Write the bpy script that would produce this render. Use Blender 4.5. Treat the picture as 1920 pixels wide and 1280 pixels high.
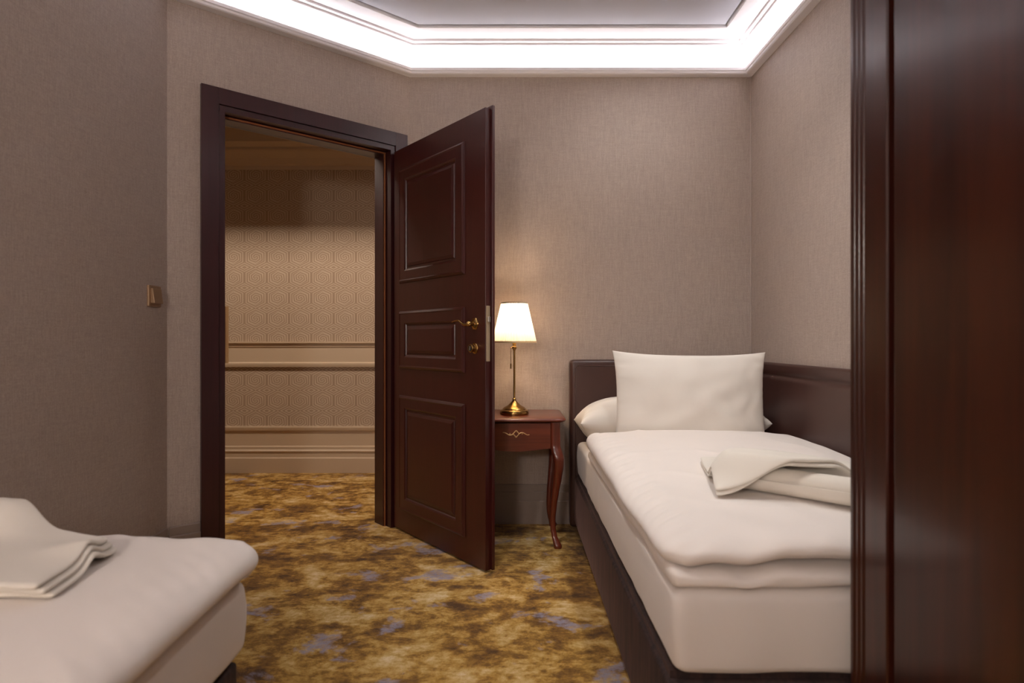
import bpy, bmesh, math, random
from mathutils import Vector, Matrix, noise

# ------------------------------------------------------------------ scene start
scene = bpy.context.scene
for o in list(bpy.data.objects):
    bpy.data.objects.remove(o, do_unlink=True)
COL = scene.collection

cam_data = bpy.data.cameras.new('camera')
cam_data.sensor_width = 36.0
cam_data.lens = 36.0 * 1140.0 / 1920.0
cam_data.clip_start = 0.02
cam_data.dof.use_dof = True
cam_data.dof.focus_distance = 2.9
cam_data.dof.aperture_fstop = 2.8
cam = bpy.data.objects.new('camera', cam_data)
cam.location = (0.0, 0.0, 1.02)
cam.rotation_euler = (math.radians(90.0), 0.0, 0.0)
cam_data.shift_y = -0.0015
COL.objects.link(cam)
scene.camera = cam

world = bpy.data.worlds.new('world')
world.use_nodes = True
world.node_tree.nodes['Background'].inputs[0].default_value = (0.02, 0.018, 0.016, 1)
world.node_tree.nodes['Background'].inputs[1].default_value = 1.0
scene.world = world

scene.view_settings.view_transform = 'Standard'
scene.view_settings.look = 'None'
scene.view_settings.gamma = 1.0
scene.view_settings.use_curve_mapping = False
scene.view_settings.exposure = 0.13

LED_STRENGTH = 20.0
LED_COLOR = (0.99, 0.97, 1.0)
WARM = (0.98, 0.965, 0.945)
AMBER = (1.0, 0.84, 0.70)
BULB_POWER = 6.0


def lamp_light(name, kind, loc, power, color, radius=0.06, angle=110.0, blend=1.0, aim=(0, 0, -1)):
    ld = bpy.data.lights.new(name, kind)
    ld.energy = power
    ld.color = color
    ld.shadow_soft_size = radius
    lo = bpy.data.objects.new(name, ld)
    lo.location = loc
    if kind == 'SPOT':
        ld.spot_size = math.radians(angle)
        ld.spot_blend = blend
        lo.rotation_euler = Vector(aim).to_track_quat('-Z', 'Y').to_euler()
    COL.objects.link(lo)
    return lo


# added fill light of each unseen downlight (the fittings are built further down): x, y, watts, cone, aim
FILL_SPOTS = [(0.70, 2.10, 43.0, 112.0, (0, 0, -1)), (0.70, 2.80, 24.0, 160.0, (0, 0, -1)),
              (-0.25, 1.90, 60.0, 100.0, (0.42, 0.1, -1))]
for (x_, y_, w_, an_, aim_) in FILL_SPOTS:
    lamp_light('fill_spot_light', 'SPOT', (x_, y_, 2.652), w_, WARM, 0.05, an_, 1.0, aim_)


# ------------------------------------------------------------------ helpers
def srgb(r, g, b):
    def f(c):
        c /= 255.0
        return c / 12.92 if c <= 0.04045 else ((c + 0.055) / 1.055) ** 2.4
    return (f(r), f(g), f(b), 1.0)


def link(name, verts, faces, mat=None, parent=None, smooth=False, loc=None, sharp=None):
    me = bpy.data.meshes.new(name)
    me.from_pydata([tuple(v) for v in verts], [], faces)
    bm = bmesh.new()
    bm.from_mesh(me)
    bmesh.ops.recalc_face_normals(bm, faces=bm.faces)
    bm.to_mesh(me)
    bm.free()
    ob = bpy.data.objects.new(name, me)
    COL.objects.link(ob)
    mats = mat if isinstance(mat, (list, tuple)) else [mat]
    for m in mats:
        if m:
            me.materials.append(m)
    if smooth:
        me.polygons.foreach_set('use_smooth', [True] * len(me.polygons))
        if sharp is not None:
            me.set_sharp_from_angle(angle=math.radians(sharp))
    if parent:
        ob.parent = parent
    if loc:
        ob.location = loc
    return ob


def thing(name, label, cat, loc=(0, 0, 0), rz=0.0, group=None):
    o = bpy.data.objects.new(name, None)
    o.empty_display_size = 0.1
    o.location = loc
    o.rotation_euler = (0, 0, rz)
    COL.objects.link(o)
    return tag(o, label, cat, group)


def tag(o, label=None, cat=None, group=None, kind=None):
    if label: o['label'] = label
    if cat: o['category'] = cat
    if group: o['group'] = group
    if kind: o['kind'] = kind
    return o


def struct(o, label=None):
    o['kind'] = 'structure'
    if label: o['label'] = label
    return o


class MB:
    def __init__(self):
        self.v = []
        self.f = []

    def add(self, verts, faces):
        n = len(self.v)
        self.v += [Vector(v) for v in verts]
        self.f += [tuple(i + n for i in f) for f in faces]
        return self

    def box(self, x0, x1, y0, y1, z0, z1, bev=0.0):
        if bev <= 0:
            v = [(x, y, z) for x in (x0, x1) for y in (y0, y1) for z in (z0, z1)]
            f = [(0, 1, 3, 2), (4, 6, 7, 5), (0, 4, 5, 1), (2, 3, 7, 6), (0, 2, 6, 4), (1, 5, 7, 3)]
            return self.add(v, f)
        bm = bmesh.new()
        bmesh.ops.create_cube(bm, size=1.0)
        for q in bm.verts:
            q.co = Vector(((x0 + x1) / 2 + q.co.x * (x1 - x0), (y0 + y1) / 2 + q.co.y * (y1 - y0),
                           (z0 + z1) / 2 + q.co.z * (z1 - z0)))
        bmesh.ops.bevel(bm, geom=bm.edges[:], offset=bev, segments=3, affect='EDGES', profile=0.5)
        bm.verts.index_update()
        self.add([q.co.copy() for q in bm.verts], [tuple(q.index for q in f.verts) for f in bm.faces])
        bm.free()
        return self

    def prism(self, pts, z0, z1):
        n = len(pts)
        v = [(p[0], p[1], z0) for p in pts] + [(p[0], p[1], z1) for p in pts]
        f = [tuple(range(n)), tuple(range(n, 2 * n))]
        f += [(i, (i + 1) % n, n + (i + 1) % n, n + i) for i in range(n)]
        return self.add(v, f)

    def tube(self, pts, rad, seg=12, flat=1.0, up=Vector((0, 0, 1))):
        pts = [Vector(p) for p in pts]
        if not isinstance(rad, (list, tuple)):
            rad = [rad] * len(pts)
        rings = []
        base = len(self.v)
        for i, p in enumerate(pts):
            t = (pts[min(i + 1, len(pts) - 1)] - pts[max(i - 1, 0)]).normalized()
            u = up if abs(t.dot(up)) < 0.95 else Vector((1, 0, 0))
            a = t.cross(u).normalized()
            b = a.cross(t).normalized()
            for k in range(seg):
                th = 2 * math.pi * k / seg
                self.v.append(p + a * math.cos(th) * rad[i] + b * math.sin(th) * rad[i] * flat)
        for i in range(len(pts) - 1):
            for k in range(seg):
                k2 = (k + 1) % seg
                self.f.append((base + i * seg + k, base + i * seg + k2, base + (i + 1) * seg + k2, base + (i + 1) * seg + k))
        self.f.append(tuple(base + k for k in range(seg)))
        self.f.append(tuple(base + (len(pts) - 1) * seg + k for k in range(seg)))
        return self

    def lathe(self, prof, seg=48, c=(0, 0, 0), mod=None, axis='z'):
        base = len(self.v)
        c = Vector(c)
        for (r, z) in prof:
            for k in range(seg):
                th = 2 * math.pi * k / seg
                rr = r * (mod(th, z) if mod else 1.0)
                a, b = rr * math.cos(th), rr * math.sin(th)
                p = Vector((a, b, z)) if axis == 'z' else (Vector((a, z, b)) if axis == 'y' else Vector((z, a, b)))
                self.v.append(c + p)
        for i in range(len(prof) - 1):
            for k in range(seg):
                k2 = (k + 1) % seg
                self.f.append((base + i * seg + k, base + i * seg + k2, base + (i + 1) * seg + k2, base + (i + 1) * seg + k))
        if prof[0][0] > 1e-6:
            self.f.append(tuple(base + k for k in range(seg)))
        if prof[-1][0] > 1e-6:
            self.f.append(tuple(base + (len(prof) - 1) * seg + k for k in range(seg)))
        return self

    def rect_profile(self, x0, x1, z0, z1, prof, place):
        """concentric rectangles; prof = [(inset, height)], place(x, z, h) -> point"""
        base = len(self.v)
        for (i, h) in prof:
            for (x, z) in ((x0 + i, z0 + i), (x1 - i, z0 + i), (x1 - i, z1 - i), (x0 + i, z1 - i)):
                self.v.append(Vector(place(x, z, h)))
        for j in range(len(prof) - 1):
            for k in range(4):
                k2 = (k + 1) % 4
                self.f.append((base + j * 4 + k, base + j * 4 + k2, base + (j + 1) * 4 + k2, base + (j + 1) * 4 + k))
        self.f.append(tuple(base + (len(prof) - 1) * 4 + k for k in range(4)))
        return self

    def xform(self, fn):
        self.v = [Vector(fn(v)) for v in self.v]
        return self

    def build(self, name, mat, parent=None, smooth=False, loc=None, sharp=None):
        return link(name, self.v, self.f, mat, parent, smooth, loc, sharp)


def soft_box(x0, x1, y0, y1, z0, z1, r, seg=(40, 40, 6), deform=None, edge_seg=7):
    """closed rounded box on a dense grid; r=(rx,ry,rz)"""
    def ticks(a, b, rad, n):
        e = [a + rad * (1 - math.cos(0.5 * math.pi * k / edge_seg)) for k in range(edge_seg)]
        m = [a + rad + (b - a - 2 * rad) * k / n for k in range(n + 1)]
        g = [b - rad * (1 - math.cos(0.5 * math.pi * k / edge_seg)) for k in range(edge_seg)]
        return e + m + g[::-1]
    X = ticks(x0, x1, r[0], seg[0]); Y = ticks(y0, y1, r[1], seg[1]); Z = ticks(z0, z1, r[2], seg[2])
    idx = {}
    verts = []
    faces = []
    def vid(i, j, k):
        key = (i, j, k)
        if key not in idx:
            p = Vector((X[i], Y[j], Z[k]))
            q = Vector((min(max(p.x, x0 + r[0]), x1 - r[0]), min(max(p.y, y0 + r[1]), y1 - r[1]), min(max(p.z, z0 + r[2]), z1 - r[2])))
            d = Vector(((p.x - q.x) / r[0], (p.y - q.y) / r[1], (p.z - q.z) / r[2]))
            if d.length > 1e-9:
                d.normalize()
            idx[key] = len(verts)
            verts.append(Vector((q.x + d.x * r[0], q.y + d.y * r[1], q.z + d.z * r[2])))
        return idx[key]
    nx, ny, nz = len(X) - 1, len(Y) - 1, len(Z) - 1
    for i in range(nx):
        for j in range(ny):
            faces.append((vid(i, j, 0), vid(i, j + 1, 0), vid(i + 1, j + 1, 0), vid(i + 1, j, 0)))
            faces.append((vid(i, j, nz), vid(i + 1, j, nz), vid(i + 1, j + 1, nz), vid(i, j + 1, nz)))
    for i in range(nx):
        for k in range(nz):
            faces.append((vid(i, 0, k), vid(i + 1, 0, k), vid(i + 1, 0, k + 1), vid(i, 0, k + 1)))
            faces.append((vid(i, ny, k), vid(i, ny, k + 1), vid(i + 1, ny, k + 1), vid(i + 1, ny, k)))
    for j in range(ny):
        for k in range(nz):
            faces.append((vid(0, j, k), vid(0, j, k + 1), vid(0, j + 1, k + 1), vid(0, j + 1, k)))
            faces.append((vid(nx, j, k), vid(nx, j + 1, k), vid(nx, j + 1, k + 1), vid(nx, j, k + 1)))
    if deform:
        verts = [Vector(deform(v)) for v in verts]
    m = MB()
    m.v = verts
    m.f = faces
    return m


def sstep(a, b, x):
    t = min(max((x - a) / (b - a), 0.0), 1.0)
    return t * t * (3 - 2 * t)


def fbm(x, y, z, s=1.0):
    return noise.fractal(Vector((x * s, y * s, z * s)), 1.0, 2.0, 3)


# ------------------------------------------------------------------ materials
class NT:
    def __init__(self, name):
        self.m = bpy.data.materials.new(name)
        self.m.use_nodes = True
        self.t = self.m.node_tree
        self.b = self.t.nodes['Principled BSDF']
        self.out = self.t.nodes['Material Output']

    def n(self, kind, **kw):
        nd = self.t.nodes.new(kind)
        for k, v in kw.items():
            setattr(nd, k, v)
        return nd

    def l(self, a, b):
        self.t.links.new(a, b)

    def coords(self, scale=(1, 1, 1), rot=(0, 0, 0), kind='Object'):
        tc = self.n('ShaderNodeTexCoord')
        mp = self.n('ShaderNodeMapping')
        mp.inputs['Scale'].default_value = scale
        mp.inputs['Rotation'].default_value = rot
        self.l(tc.outputs[kind], mp.inputs[0])
        return mp.outputs[0]

    def noise(self, vec, scale, detail=4, rough=0.5, dist=0.0):
        nd = self.n('ShaderNodeTexNoise')
        nd.inputs['Scale'].default_value = scale
        nd.inputs['Detail'].default_value = detail
        nd.inputs['Roughness'].default_value = rough
        nd.inputs['Distortion'].default_value = dist
        self.l(vec, nd.inputs['Vector'])
        return nd.outputs['Fac']

    def ramp(self, fac, stops):
        nd = self.n('ShaderNodeValToRGB')
        cr = nd.color_ramp
        while len(cr.elements) < len(stops):
            cr.elements.new(0.5)
        for e, (p, c) in zip(cr.elements, stops):
            e.position = p
            e.color = c if len(c) == 4 else (*c, 1)
        self.l(fac, nd.inputs[0])
        return nd.outputs[0]

    def mix(self, fac, a, b, mode='MIX'):
        nd = self.n('ShaderNodeMix', data_type='RGBA', blend_type=mode)
        for s, v in ((nd.inputs['Factor'], fac), (nd.inputs[6], a), (nd.inputs[7], b)):
            if hasattr(v, 'links'):
                self.l(v, s)
            else:
                s.default_value = v
        return nd.outputs[2]

    def math(self, op, a, b=None, c=None):
        nd = self.n('ShaderNodeMath', operation=op)
        for s, v in zip(nd.inputs, (a, b, c)):
            if v is None: continue
            if hasattr(v, 'links'):
                self.l(v, s)
            else:
                s.default_value = v
        return nd.outputs[0]

    def bump(self, h, strength=0.2, dist=0.01, target=None):
        nd = self.n('ShaderNodeBump')
        nd.inputs['Strength'].default_value = strength
        nd.inputs['Distance'].default_value = dist
        self.l(h, nd.inputs['Height'])
        self.l(nd.outputs[0], (target or self.b).inputs['Normal'])
        return nd

    def set(self, **kw):
        for k, v in kw.items():
            s = self.b.inputs[k.replace('_', ' ')]
            if hasattr(v, 'links'):
                self.l(v, s)
            else:
                s.default_value = v
        return self


def plain(name, col, rough=0.5, metal=0.0, coat=0.0, bump=None, spec=0.5):
    t = NT(name)
    t.set(Base_Color=col, Roughness=rough, Metallic=metal, Coat_Weight=coat)
    t.b.inputs['Specular IOR Level'].default_value = spec
    if bump:
        t.bump(t.noise(t.coords(), bump[0], 4, 0.6), bump[1], bump[2])
    return t.m


def mat_wallpaper():
    t = NT('woven_wallpaper')
    v = t.coords()
    big = t.noise(v, 2.2, 3, 0.5)
    fine = t.noise(v, 190, 3, 0.7)
    vert = t.noise(t.coords((260, 260, 16)), 1.0, 3, 0.7)
    horz = t.noise(t.coords((22, 22, 240)), 1.0, 3, 0.7)
    w = t.math('ADD', t.math('MULTIPLY', vert, 0.5), t.math('ADD', t.math('MULTIPLY', horz, 0.3), t.math('MULTIPLY', fine, 0.5)))
    c = t.ramp(w, [(0.42, srgb(151, 136, 126)), (0.88, srgb(193, 177, 166))])
    c2 = t.mix(t.math('MULTIPLY', big, 0.22), c, srgb(150, 126, 112))
    t.set(Base_Color=c2, Roughness=0.62)
    t.bump(w, 0.35, 0.0015)
    return t.m


def mat_carpet():
    t = NT('carpet_gold_mottled')
    v = t.coords((1.0, 1.2, 1.0))
    streak = t.noise(t.coords((6.0, 16.0, 1.0)), 1.6, 7, 0.7, 0.5)
    a = t.noise(v, 4.2, 12, 0.70, 0.25)
    b = t.noise(v, 16.0, 8, 0.75, 0.2)
    s = t.math('ADD', t.math('MULTIPLY', a, 0.58), t.math('ADD', t.math('MULTIPLY', b, 0.30), t.math('MULTIPLY', streak, 0.15)))
    c = t.ramp(s, [(0.425, srgb(84, 52, 16)), (0.49, srgb(140, 98, 32)), (0.53, srgb(184, 140, 60)),
                   (0.575, srgb(208, 172, 108)), (0.64, srgb(228, 204, 162))])
    # blue grey patches
    p = t.noise(t.coords((1.0, 1.15, 1.0), (0, 0, 0.3)), 4.6, 6, 0.62, 0.3)
    pm = t.ramp(p, [(0.575, (0, 0, 0)), (0.63, (1, 1, 1))])
    br = t.noise(v, 38, 4, 0.7)
    pm2 = t.math('MULTIPLY', pm, t.ramp(br, [(0.35, (0.25, 0.25, 0.25)), (0.55, (1, 1, 1))]))
    c = t.mix(t.math('MULTIPLY', pm2, 0.85), c, srgb(152, 146, 166))
    pile = t.noise(t.coords(), 330, 2, 0.8)
    c = t.mix(0.5, c, t.ramp(pile, [(0.3, (0.30, 0.30, 0.30)), (0.7, (0.72, 0.72, 0.72))]), 'OVERLAY')
    t.set(Base_Color=c, Roughness=0.95)
    t.b.inputs['Specular IOR Level'].default_value = 0.1
    t.b.inputs['Sheen Weight'].default_value = 0.15
    t.bump(pile, 0.8, 0.006)
    return t.m


def mat_wood(name, dark, light, rough=0.3, coat=0.3, axis='z', gscale=1.0, coat_rough=0.12, spec=0.5, contrast=(0.35, 0.68)):
    t = NT(name)
    sc = {'z': (34, 34, 1.6), 'x': (1.6, 34, 34), 'y': (34, 1.6, 34)}[axis]
    sc = tuple(s * gscale for s in sc)
    g = t.noise(t.coords(sc), 1.0, 6, 0.62, 0.6)
    c = t.ramp(g, [(contrast[0], dark), (contrast[1], light)])
    t.set(Base_Color=c, Roughness=rough, Coat_Weight=coat, Coat_Roughness=coat_rough)
    t.b.inputs['Specular IOR Level'].default_value = spec
    t.bump(g, 0.04, 0.002)
    return t.m


def mat_cloth(name, col, weave=900, big=0.25, rough=0.85):
    t = NT(name)
    v = t.coords()
    w = t.noise(v, weave, 2, 0.6)
    g = t.noise(v, 7, 3, 0.5)
    t.set(Base_Color=col, Roughness=rough)
    t.b.inputs['Specular IOR Level'].default_value = 0.2
    t.b.inputs['Sheen Weight'].default_value = 0.15
    s = t.math('ADD', t.math('MULTIPLY', w, 0.05), g)
    t.bump(s, big, 0.01)
    return t.m


def mat_velvet():
    t = NT('brown_velvet')
    g = t.noise(t.coords((34, 34, 3.5)), 1.0, 6, 0.72, 0.8)
    t.set(Base_Color=t.ramp(g, [(0.38, srgb(20, 10, 10)), (0.68, srgb(66, 42, 37))]), Roughness=0.8)
    t.b.inputs['Sheen Weight'].default_value = 0.2
    t.b.inputs['Sheen Roughness'].default_value = 0.35
    t.b.inputs['Sheen Tint'].default_value = srgb(170, 130, 120)
    t.bump(g, 0.3, 0.003)
    return t.m


def mat_leather():
    t = NT('dark_brown_leather')
    v = t.coords()
    g = t.noise(v, 260, 3, 0.6)
    t.set(Base_Color=t.ramp(t.noise(v, 3, 3), [(0.3, srgb(62, 38, 33)), (0.7, srgb(72, 46, 40))]), Roughness=0.38)
    t.b.inputs['Specular IOR Level'].default_value = 0.5
    t.bump(g, 0.12, 0.001)
    return t.m


def mat_hexpaper():
    t = NT('hexagon_spiral_wallpaper')
    tc = t.n('ShaderNodeTexCoord')
    sp = t.n('ShaderNodeSeparateXYZ')
    t.l(tc.outputs['Object'], sp.inputs[0])
    PX, PZ, pitch = 0.172, 0.158, 0.0172
    x = t.math('SUBTRACT', t.math('MODULO', t.math('ADD', sp.outputs[0], 50 * PX), PX), PX / 2)
    z = t.math('SUBTRACT', t.math('MODULO', t.math('ADD', sp.outputs[2], 50 * PZ), PZ), PZ / 2)
    ax, az = t.math('ABSOLUTE', x), t.math('ABSOLUTE', z)
    f = t.math('MAXIMUM', t.math('MULTIPLY', ax, 1.0), t.math('ADD', az, t.math('MULTIPLY', ax, 0.5)))
    f = t.math('DIVIDE', f, pitch)
    th = t.math('DIVIDE', t.math('ARCTAN2', z, x), 2 * math.pi)
    inner = t.math('LESS_THAN', f, 3.2)
    f2 = t.math('ADD', f, t.math('MULTIPLY', t.math('MULTIPLY', th, 2.0), inner))
    s = t.math('SINE', t.math('MULTIPLY', f2, 2 * math.pi))
    m = t.math('MULTIPLY_ADD', s, 0.9, 0.5)
    nd = t.n('ShaderNodeClamp')
    t.l(m, nd.inputs[0])
    c = t.mix(nd.outputs[0], srgb(152, 128, 106), srgb(188, 168, 146))
    t.set(Base_Color=c, Roughness=0.6)
    t.b.inputs['Specular IOR Level'].default_value = 0.3
    return t.m


def mat_emit(name, col, strength):
    t = NT(name)
    t.set(Base_Color=(0.8, 0.8, 0.8, 1))
    t.b.inputs['Emission Color'].default_value = (*col[:3], 1)
    t.b.inputs['Emission Strength'].default_value = strength
    return t.m


def mat_shade():
    t = NT('pleated_shade_fabric')
    d = t.n('ShaderNodeBsdfDiffuse')
    tr = t.n('ShaderNodeBsdfTranslucent')
    d.inputs[0].default_value = (0.85, 0.80, 0.72, 1)
    tr.inputs[0].default_value = (0.42, 0.385, 0.335, 1)
    mx = t.n('ShaderNodeMixShader')
    mx.inputs[0].default_value = 0.55
    t.l(d.outputs[0], mx.inputs[1])
    t.l(tr.outputs[0], mx.inputs[2])
    t.l(mx.outputs[0], t.out.inputs['Surface'])
    return t.m


M = dict(
    wall=mat_wallpaper(), carpet=mat_carpet(), hexpaper=mat_hexpaper(),
    board=plain('taupe_painted_trim', srgb(150, 134, 124), 0.5),
    corner=plain('pale_corner_bead', srgb(176, 160, 150), 0.5),
    white=plain('white_plaster', srgb(238, 234, 236), 0.6, bump=(40, 0.03, 0.002)),
    ceil=plain('pale_grey_ceiling', srgb(190, 190, 198), 0.7),
    lip=plain('white_cornice_paint', srgb(225, 219, 220), 0.5),
    cream=plain('cream_painted_trim', srgb(190, 168, 142), 0.45),
    door=mat_wood('dark_mahogany_lacquer', srgb(60, 18, 16), srgb(68, 23, 19), 0.36, 0.25, 'z', 1.0, 0.25),
    frame=mat_wood('dark_mahogany_frame', srgb(50, 17, 20), srgb(60, 22, 25), 0.36, 0.2, 'z', 1.0, 0.25),
    wardrobe=mat_wood('polished_mahogany', srgb(42, 13, 8), srgb(62, 24, 12), 0.30, 0.36, 'z', 0.7, 0.16, 0.4),
    table=mat_wood('cherry_wood', srgb(84, 32, 19), srgb(116, 50, 30), 0.3, 0.5, 'x', 0.8, 0.18),
    tableleg=mat_wood('cherry_wood_upright', srgb(84, 32, 19), srgb(116, 50, 30), 0.3, 0.5, 'z', 0.8, 0.18),
    seal=plain('tan_rubber_seal', srgb(150, 92, 52), 0.6),
    brass=plain('polished_brass', srgb(196, 158, 98), 0.22, 1.0),
    abrass=plain('antique_brass', srgb(168, 132, 78), 0.25, 1.0),
    pale=plain('brushed_pale_metal', srgb(196, 176, 146), 0.38, 0.6),
    steel=plain('steel', srgb(170, 165, 158), 0.3, 1.0),
    platebrass=plain('satin_brass_plate', srgb(206, 164, 112), 0.4, 0.35),
    black=plain('black_inlay', srgb(22, 14, 12), 0.4),
    gap=plain('gap_shade_black', srgb(16, 12, 12), 0.8),  # near-black: wardrobe gap shade put into colour, shared by the added housing
    sheet=mat_cloth('white_sheet', srgb(222, 212, 204), 900, 0.10, 0.8),
    duvet=mat_cloth('white_duvet_cover', srgb(234, 224, 216), 900, 0.22, 0.75),
    pillow=mat_cloth('white_pillowcase', srgb(232, 224, 214), 900, 0.2, 0.75),
    towel=mat_cloth('white_terry', srgb(226, 218, 206), 420, 0.25, 0.95),
    velvet=mat_velvet(), leather=mat_leather(),
    led=mat_emit('led_tape', LED_COLOR, LED_STRENGTH),
    bulb=mat_emit('warm_bulb', (1.0, 0.75, 0.5), 30.0),
    glass=mat_emit('fill_lens_glow', (1.0, 0.86, 0.76), 2.5),  # glow on the lenses of the added room spots
    strip=mat_emit('corridor_fill_glow', AMBER, 185.0), globe=mat_emit('globe_fill_glow', (1.0, 0.93, 0.86), 72.0),  # glow of the added corridor strip and the added globe
    shade=mat_shade(), trimtape=plain('cream_shade_tape', srgb(214, 186, 140), 0.8),
    bronze=plain('bronze_switch', srgb(172, 142, 112), 0.35, 0.5),
)

# ------------------------------------------------------------------ setting
P0 = Vector((-0.571, 3.39))
DW = Vector((-0.755, -0.656)).normalized()      # along the door wall, away from the back wall
MW = Vector((-DW.y, DW.x)) * 1.0                # perpendicular
if MW.y < 0: MW = -MW                           # points into the corridor
LEN = 1.20
P1 = P0 + DW * LEN
XR, YB, XL, YN = 1.333, 3.39, P1.x, -1.3
ROOM = [Vector((XR, YB)), P0, P1, Vector((XL, YN)), Vector((XR, YN))]
H = 2.80


def wp(s, d, z):
    """door wall: s along the wall, d into the corridor (negative = into the room)"""
    p = P0 + DW * s + MW * d
    return (p.x, p.y, z)


def wbox(m, s0, s1, d0, d1, z0, z1):
    a = [wp(s, d, 0)[:2] for s, d in ((s0, d0), (s1, d0), (s1, d1), (s0, d1))]
    return m.prism(a, z0, z1)


def offset_ring(poly, d):
    n = len(poly)
    out = []
    for i in range(n):
        a, b, c = poly[i - 1], poly[i], poly[(i + 1) % n]
        e1 = (b - a).normalized(); e2 = (c - b).normalized()
        n1 = Vector((-e1.y, e1.x)); n2 = Vector((-e2.y, e2.x))
        k = 1 + n1.dot(n2)
        out.append(b + (n1 + n2) * (d / k))
    return out


def ring_mesh(poly, prof):
    m = MB()
    n = len(poly)
    for (d, z) in prof:
        for p in offset_ring(poly, d):
            m.v.append(Vector((p.x, p.y, z)))
    for j in range(len(prof) - 1):
        for k in range(n):
            k2 = (k + 1) % n
            m.f.append((j * n + k, j * n + k2, (j + 1) * n + k2, (j + 1) * n + k))
    return m


def sweep_line(a, b, inward, prof, close=True):
    """straight moulding from a to b (2D), prof = closed polygon of (offset, z)"""
    a, b, inward = Vector(a), Vector(b), Vector(inward).normalized()
    n = len(prof)
    v = []
    for p in (a, b):
        for (d, z) in prof:
            q = p + inward * d
            v.append((q.x, q.y, z))
    f = [(i, (i + 1) % n, n + (i + 1) % n, n + i) for i in range(n)] + [tuple(range(n)), tuple(range(n, 2 * n))]
    return v, f


struct(MB().box(-3.6, 1.5, -1.45, 4.82, -0.08, 0.0).build('floor', M['carpet']), 'mottled gold and brown carpet with blue grey patches')
struct(MB().prism([(XR + .02, YN - .02), (XR + .02, YB + .02), (P0.x, YB + .03), (XL - .02, P1.y), (XL - .02, YN - .02)], 2.74, 2.80).prism([tuple(p) for p in offset_ring(ROOM, .221)], 2.664, 2.70).build('ceiling', M['ceil']))
struct(MB().box(-0.72, XR + .12, YB, YB + .12, 0, H).xform(lambda v: Vector((max(v.x, P0.x - 0.0) if v.y < YB + .01 else v.x, v.y, v.z))).build('wall_back', M['wall']))
struct(MB().box(XR, XR + .12, YN - .12, YB, 0, H).build('wall_right', M['wall']))
struct(MB().prism([(XL, YN - .12), (XL, P1.y), (XL - .12, P1.y), (XL - .12, YN - .12)], 0, H).build('wall_left', M['wall']))
struct(MB().box(XL, XR, YN - .12, YN, 0, H).build('wall_near', M['wall']))
S0, S1, ZT = 0.14, 0.955, 2.035          # clear opening
dwm = MB()
wbox(dwm, 0.0, S0 - .04, 0, .12, 0, H)
wbox(dwm, S1 + .04, LEN, 0, .12, 0, H)
wbox(dwm, S0 - .04, S1 + .04, 0, .12, ZT + .04, H)
struct(dwm.build('wall_door', M['wall']))
# corridor shell
YC = 4.69
struct(MB().box(-3.6, 1.5, YC, YC + .12, 0, H).build('wall_corridor_far', M['hexpaper']))
struct(MB().box(-3.6, -3.48, 2.2, YC, 0, H).build('wall_corridor_left', M['hexpaper']))
struct(MB().box(1.3, 1.42, YB + .12, YC, 0, H).build('wall_corridor_right', M['hexpaper']))
struct(MB().prism([(-3.48, 2.45), (XL - .12, 2.45), (XL - .12, 2.57), (-3.48, 2.57)], 0, H).build('wall_corridor_near', M['hexpaper']))
struct(MB().prism([(-3.48, 2.57), (XL - .125, 2.57), (XL - .075, P1.y + .10), (P0.x - .085, YB + .125), (1.3, YB + .125), (1.3, YC), (-3.48, YC)], 2.60, 2.70).build('ceiling_corridor', M['cream']))

# corner bead
struct(MB().box(XR - .007, XR, YB - .007, YB, .217, 2.49, 0.002).build('trim_4', M['corner']))

# cornice with the hidden light cove
prof = [(0, 2.484), (.040, 2.484), (.046, 2.488), (.048, 2.497), (.053, 2.500), (.053, 2.514), (.050, 2.516), (.046, 2.514), (.044, 2.500), (.004, 2.500),
        (.0015, 2.512), (.0015, 2.535), (.006, 2.556), (.016, 2.578), (.032, 2.598), (.052, 2.614), (.074, 2.623), (.080, 2.624),
        (.080, 2.632), (.083, 2.634), (.100, 2.6365), (.100, 2.6445), (.104, 2.6465), (.205, 2.6535), (.208, 2.656), (.208, 2.735), (0.1, 2.738)]
struct(ring_mesh(ROOM, prof).build('trim_1', M['white']), 'white stepped cornice around the lit ceiling cove')
led = ring_mesh(ROOM, [(.012, 2.5015), (.030, 2.5015)]).build('trim_5', M['led'])
struct(led, 'hidden light tape in the cornice trough')

# room baseboards
BB = [(0, 0), (.020, 0), (.020, .124), (.017, .128), (.014, .128), (.014, .174), (.011, .178), (.008, .178), (.008, .213), (.005, .217), (0, .217)]
for nm, a, b, inw in (('baseboard_back', (P0.x + .012, YB), (XR, YB), (0, -1)), ('baseboard_right', (XR, YN), (XR, YB - .02), (-1, 0)),
                      ('baseboard_left', (XL, YN), (XL, P1.y - .01), (1, 0)), ('baseboard_near', (XL + .02, YN), (XR - .02, YN), (0, 1))):
    v, f = sweep_line(a, b, inw, BB)
    struct(link(nm, v, f, M['board']))
v, f = sweep_line(wp(S1 + .116, 0, 0)[:2], wp(LEN - .008, 0, 0)[:2], -MW, BB)
struct(link('baseboard_door', v, f, M['board']))
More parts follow.
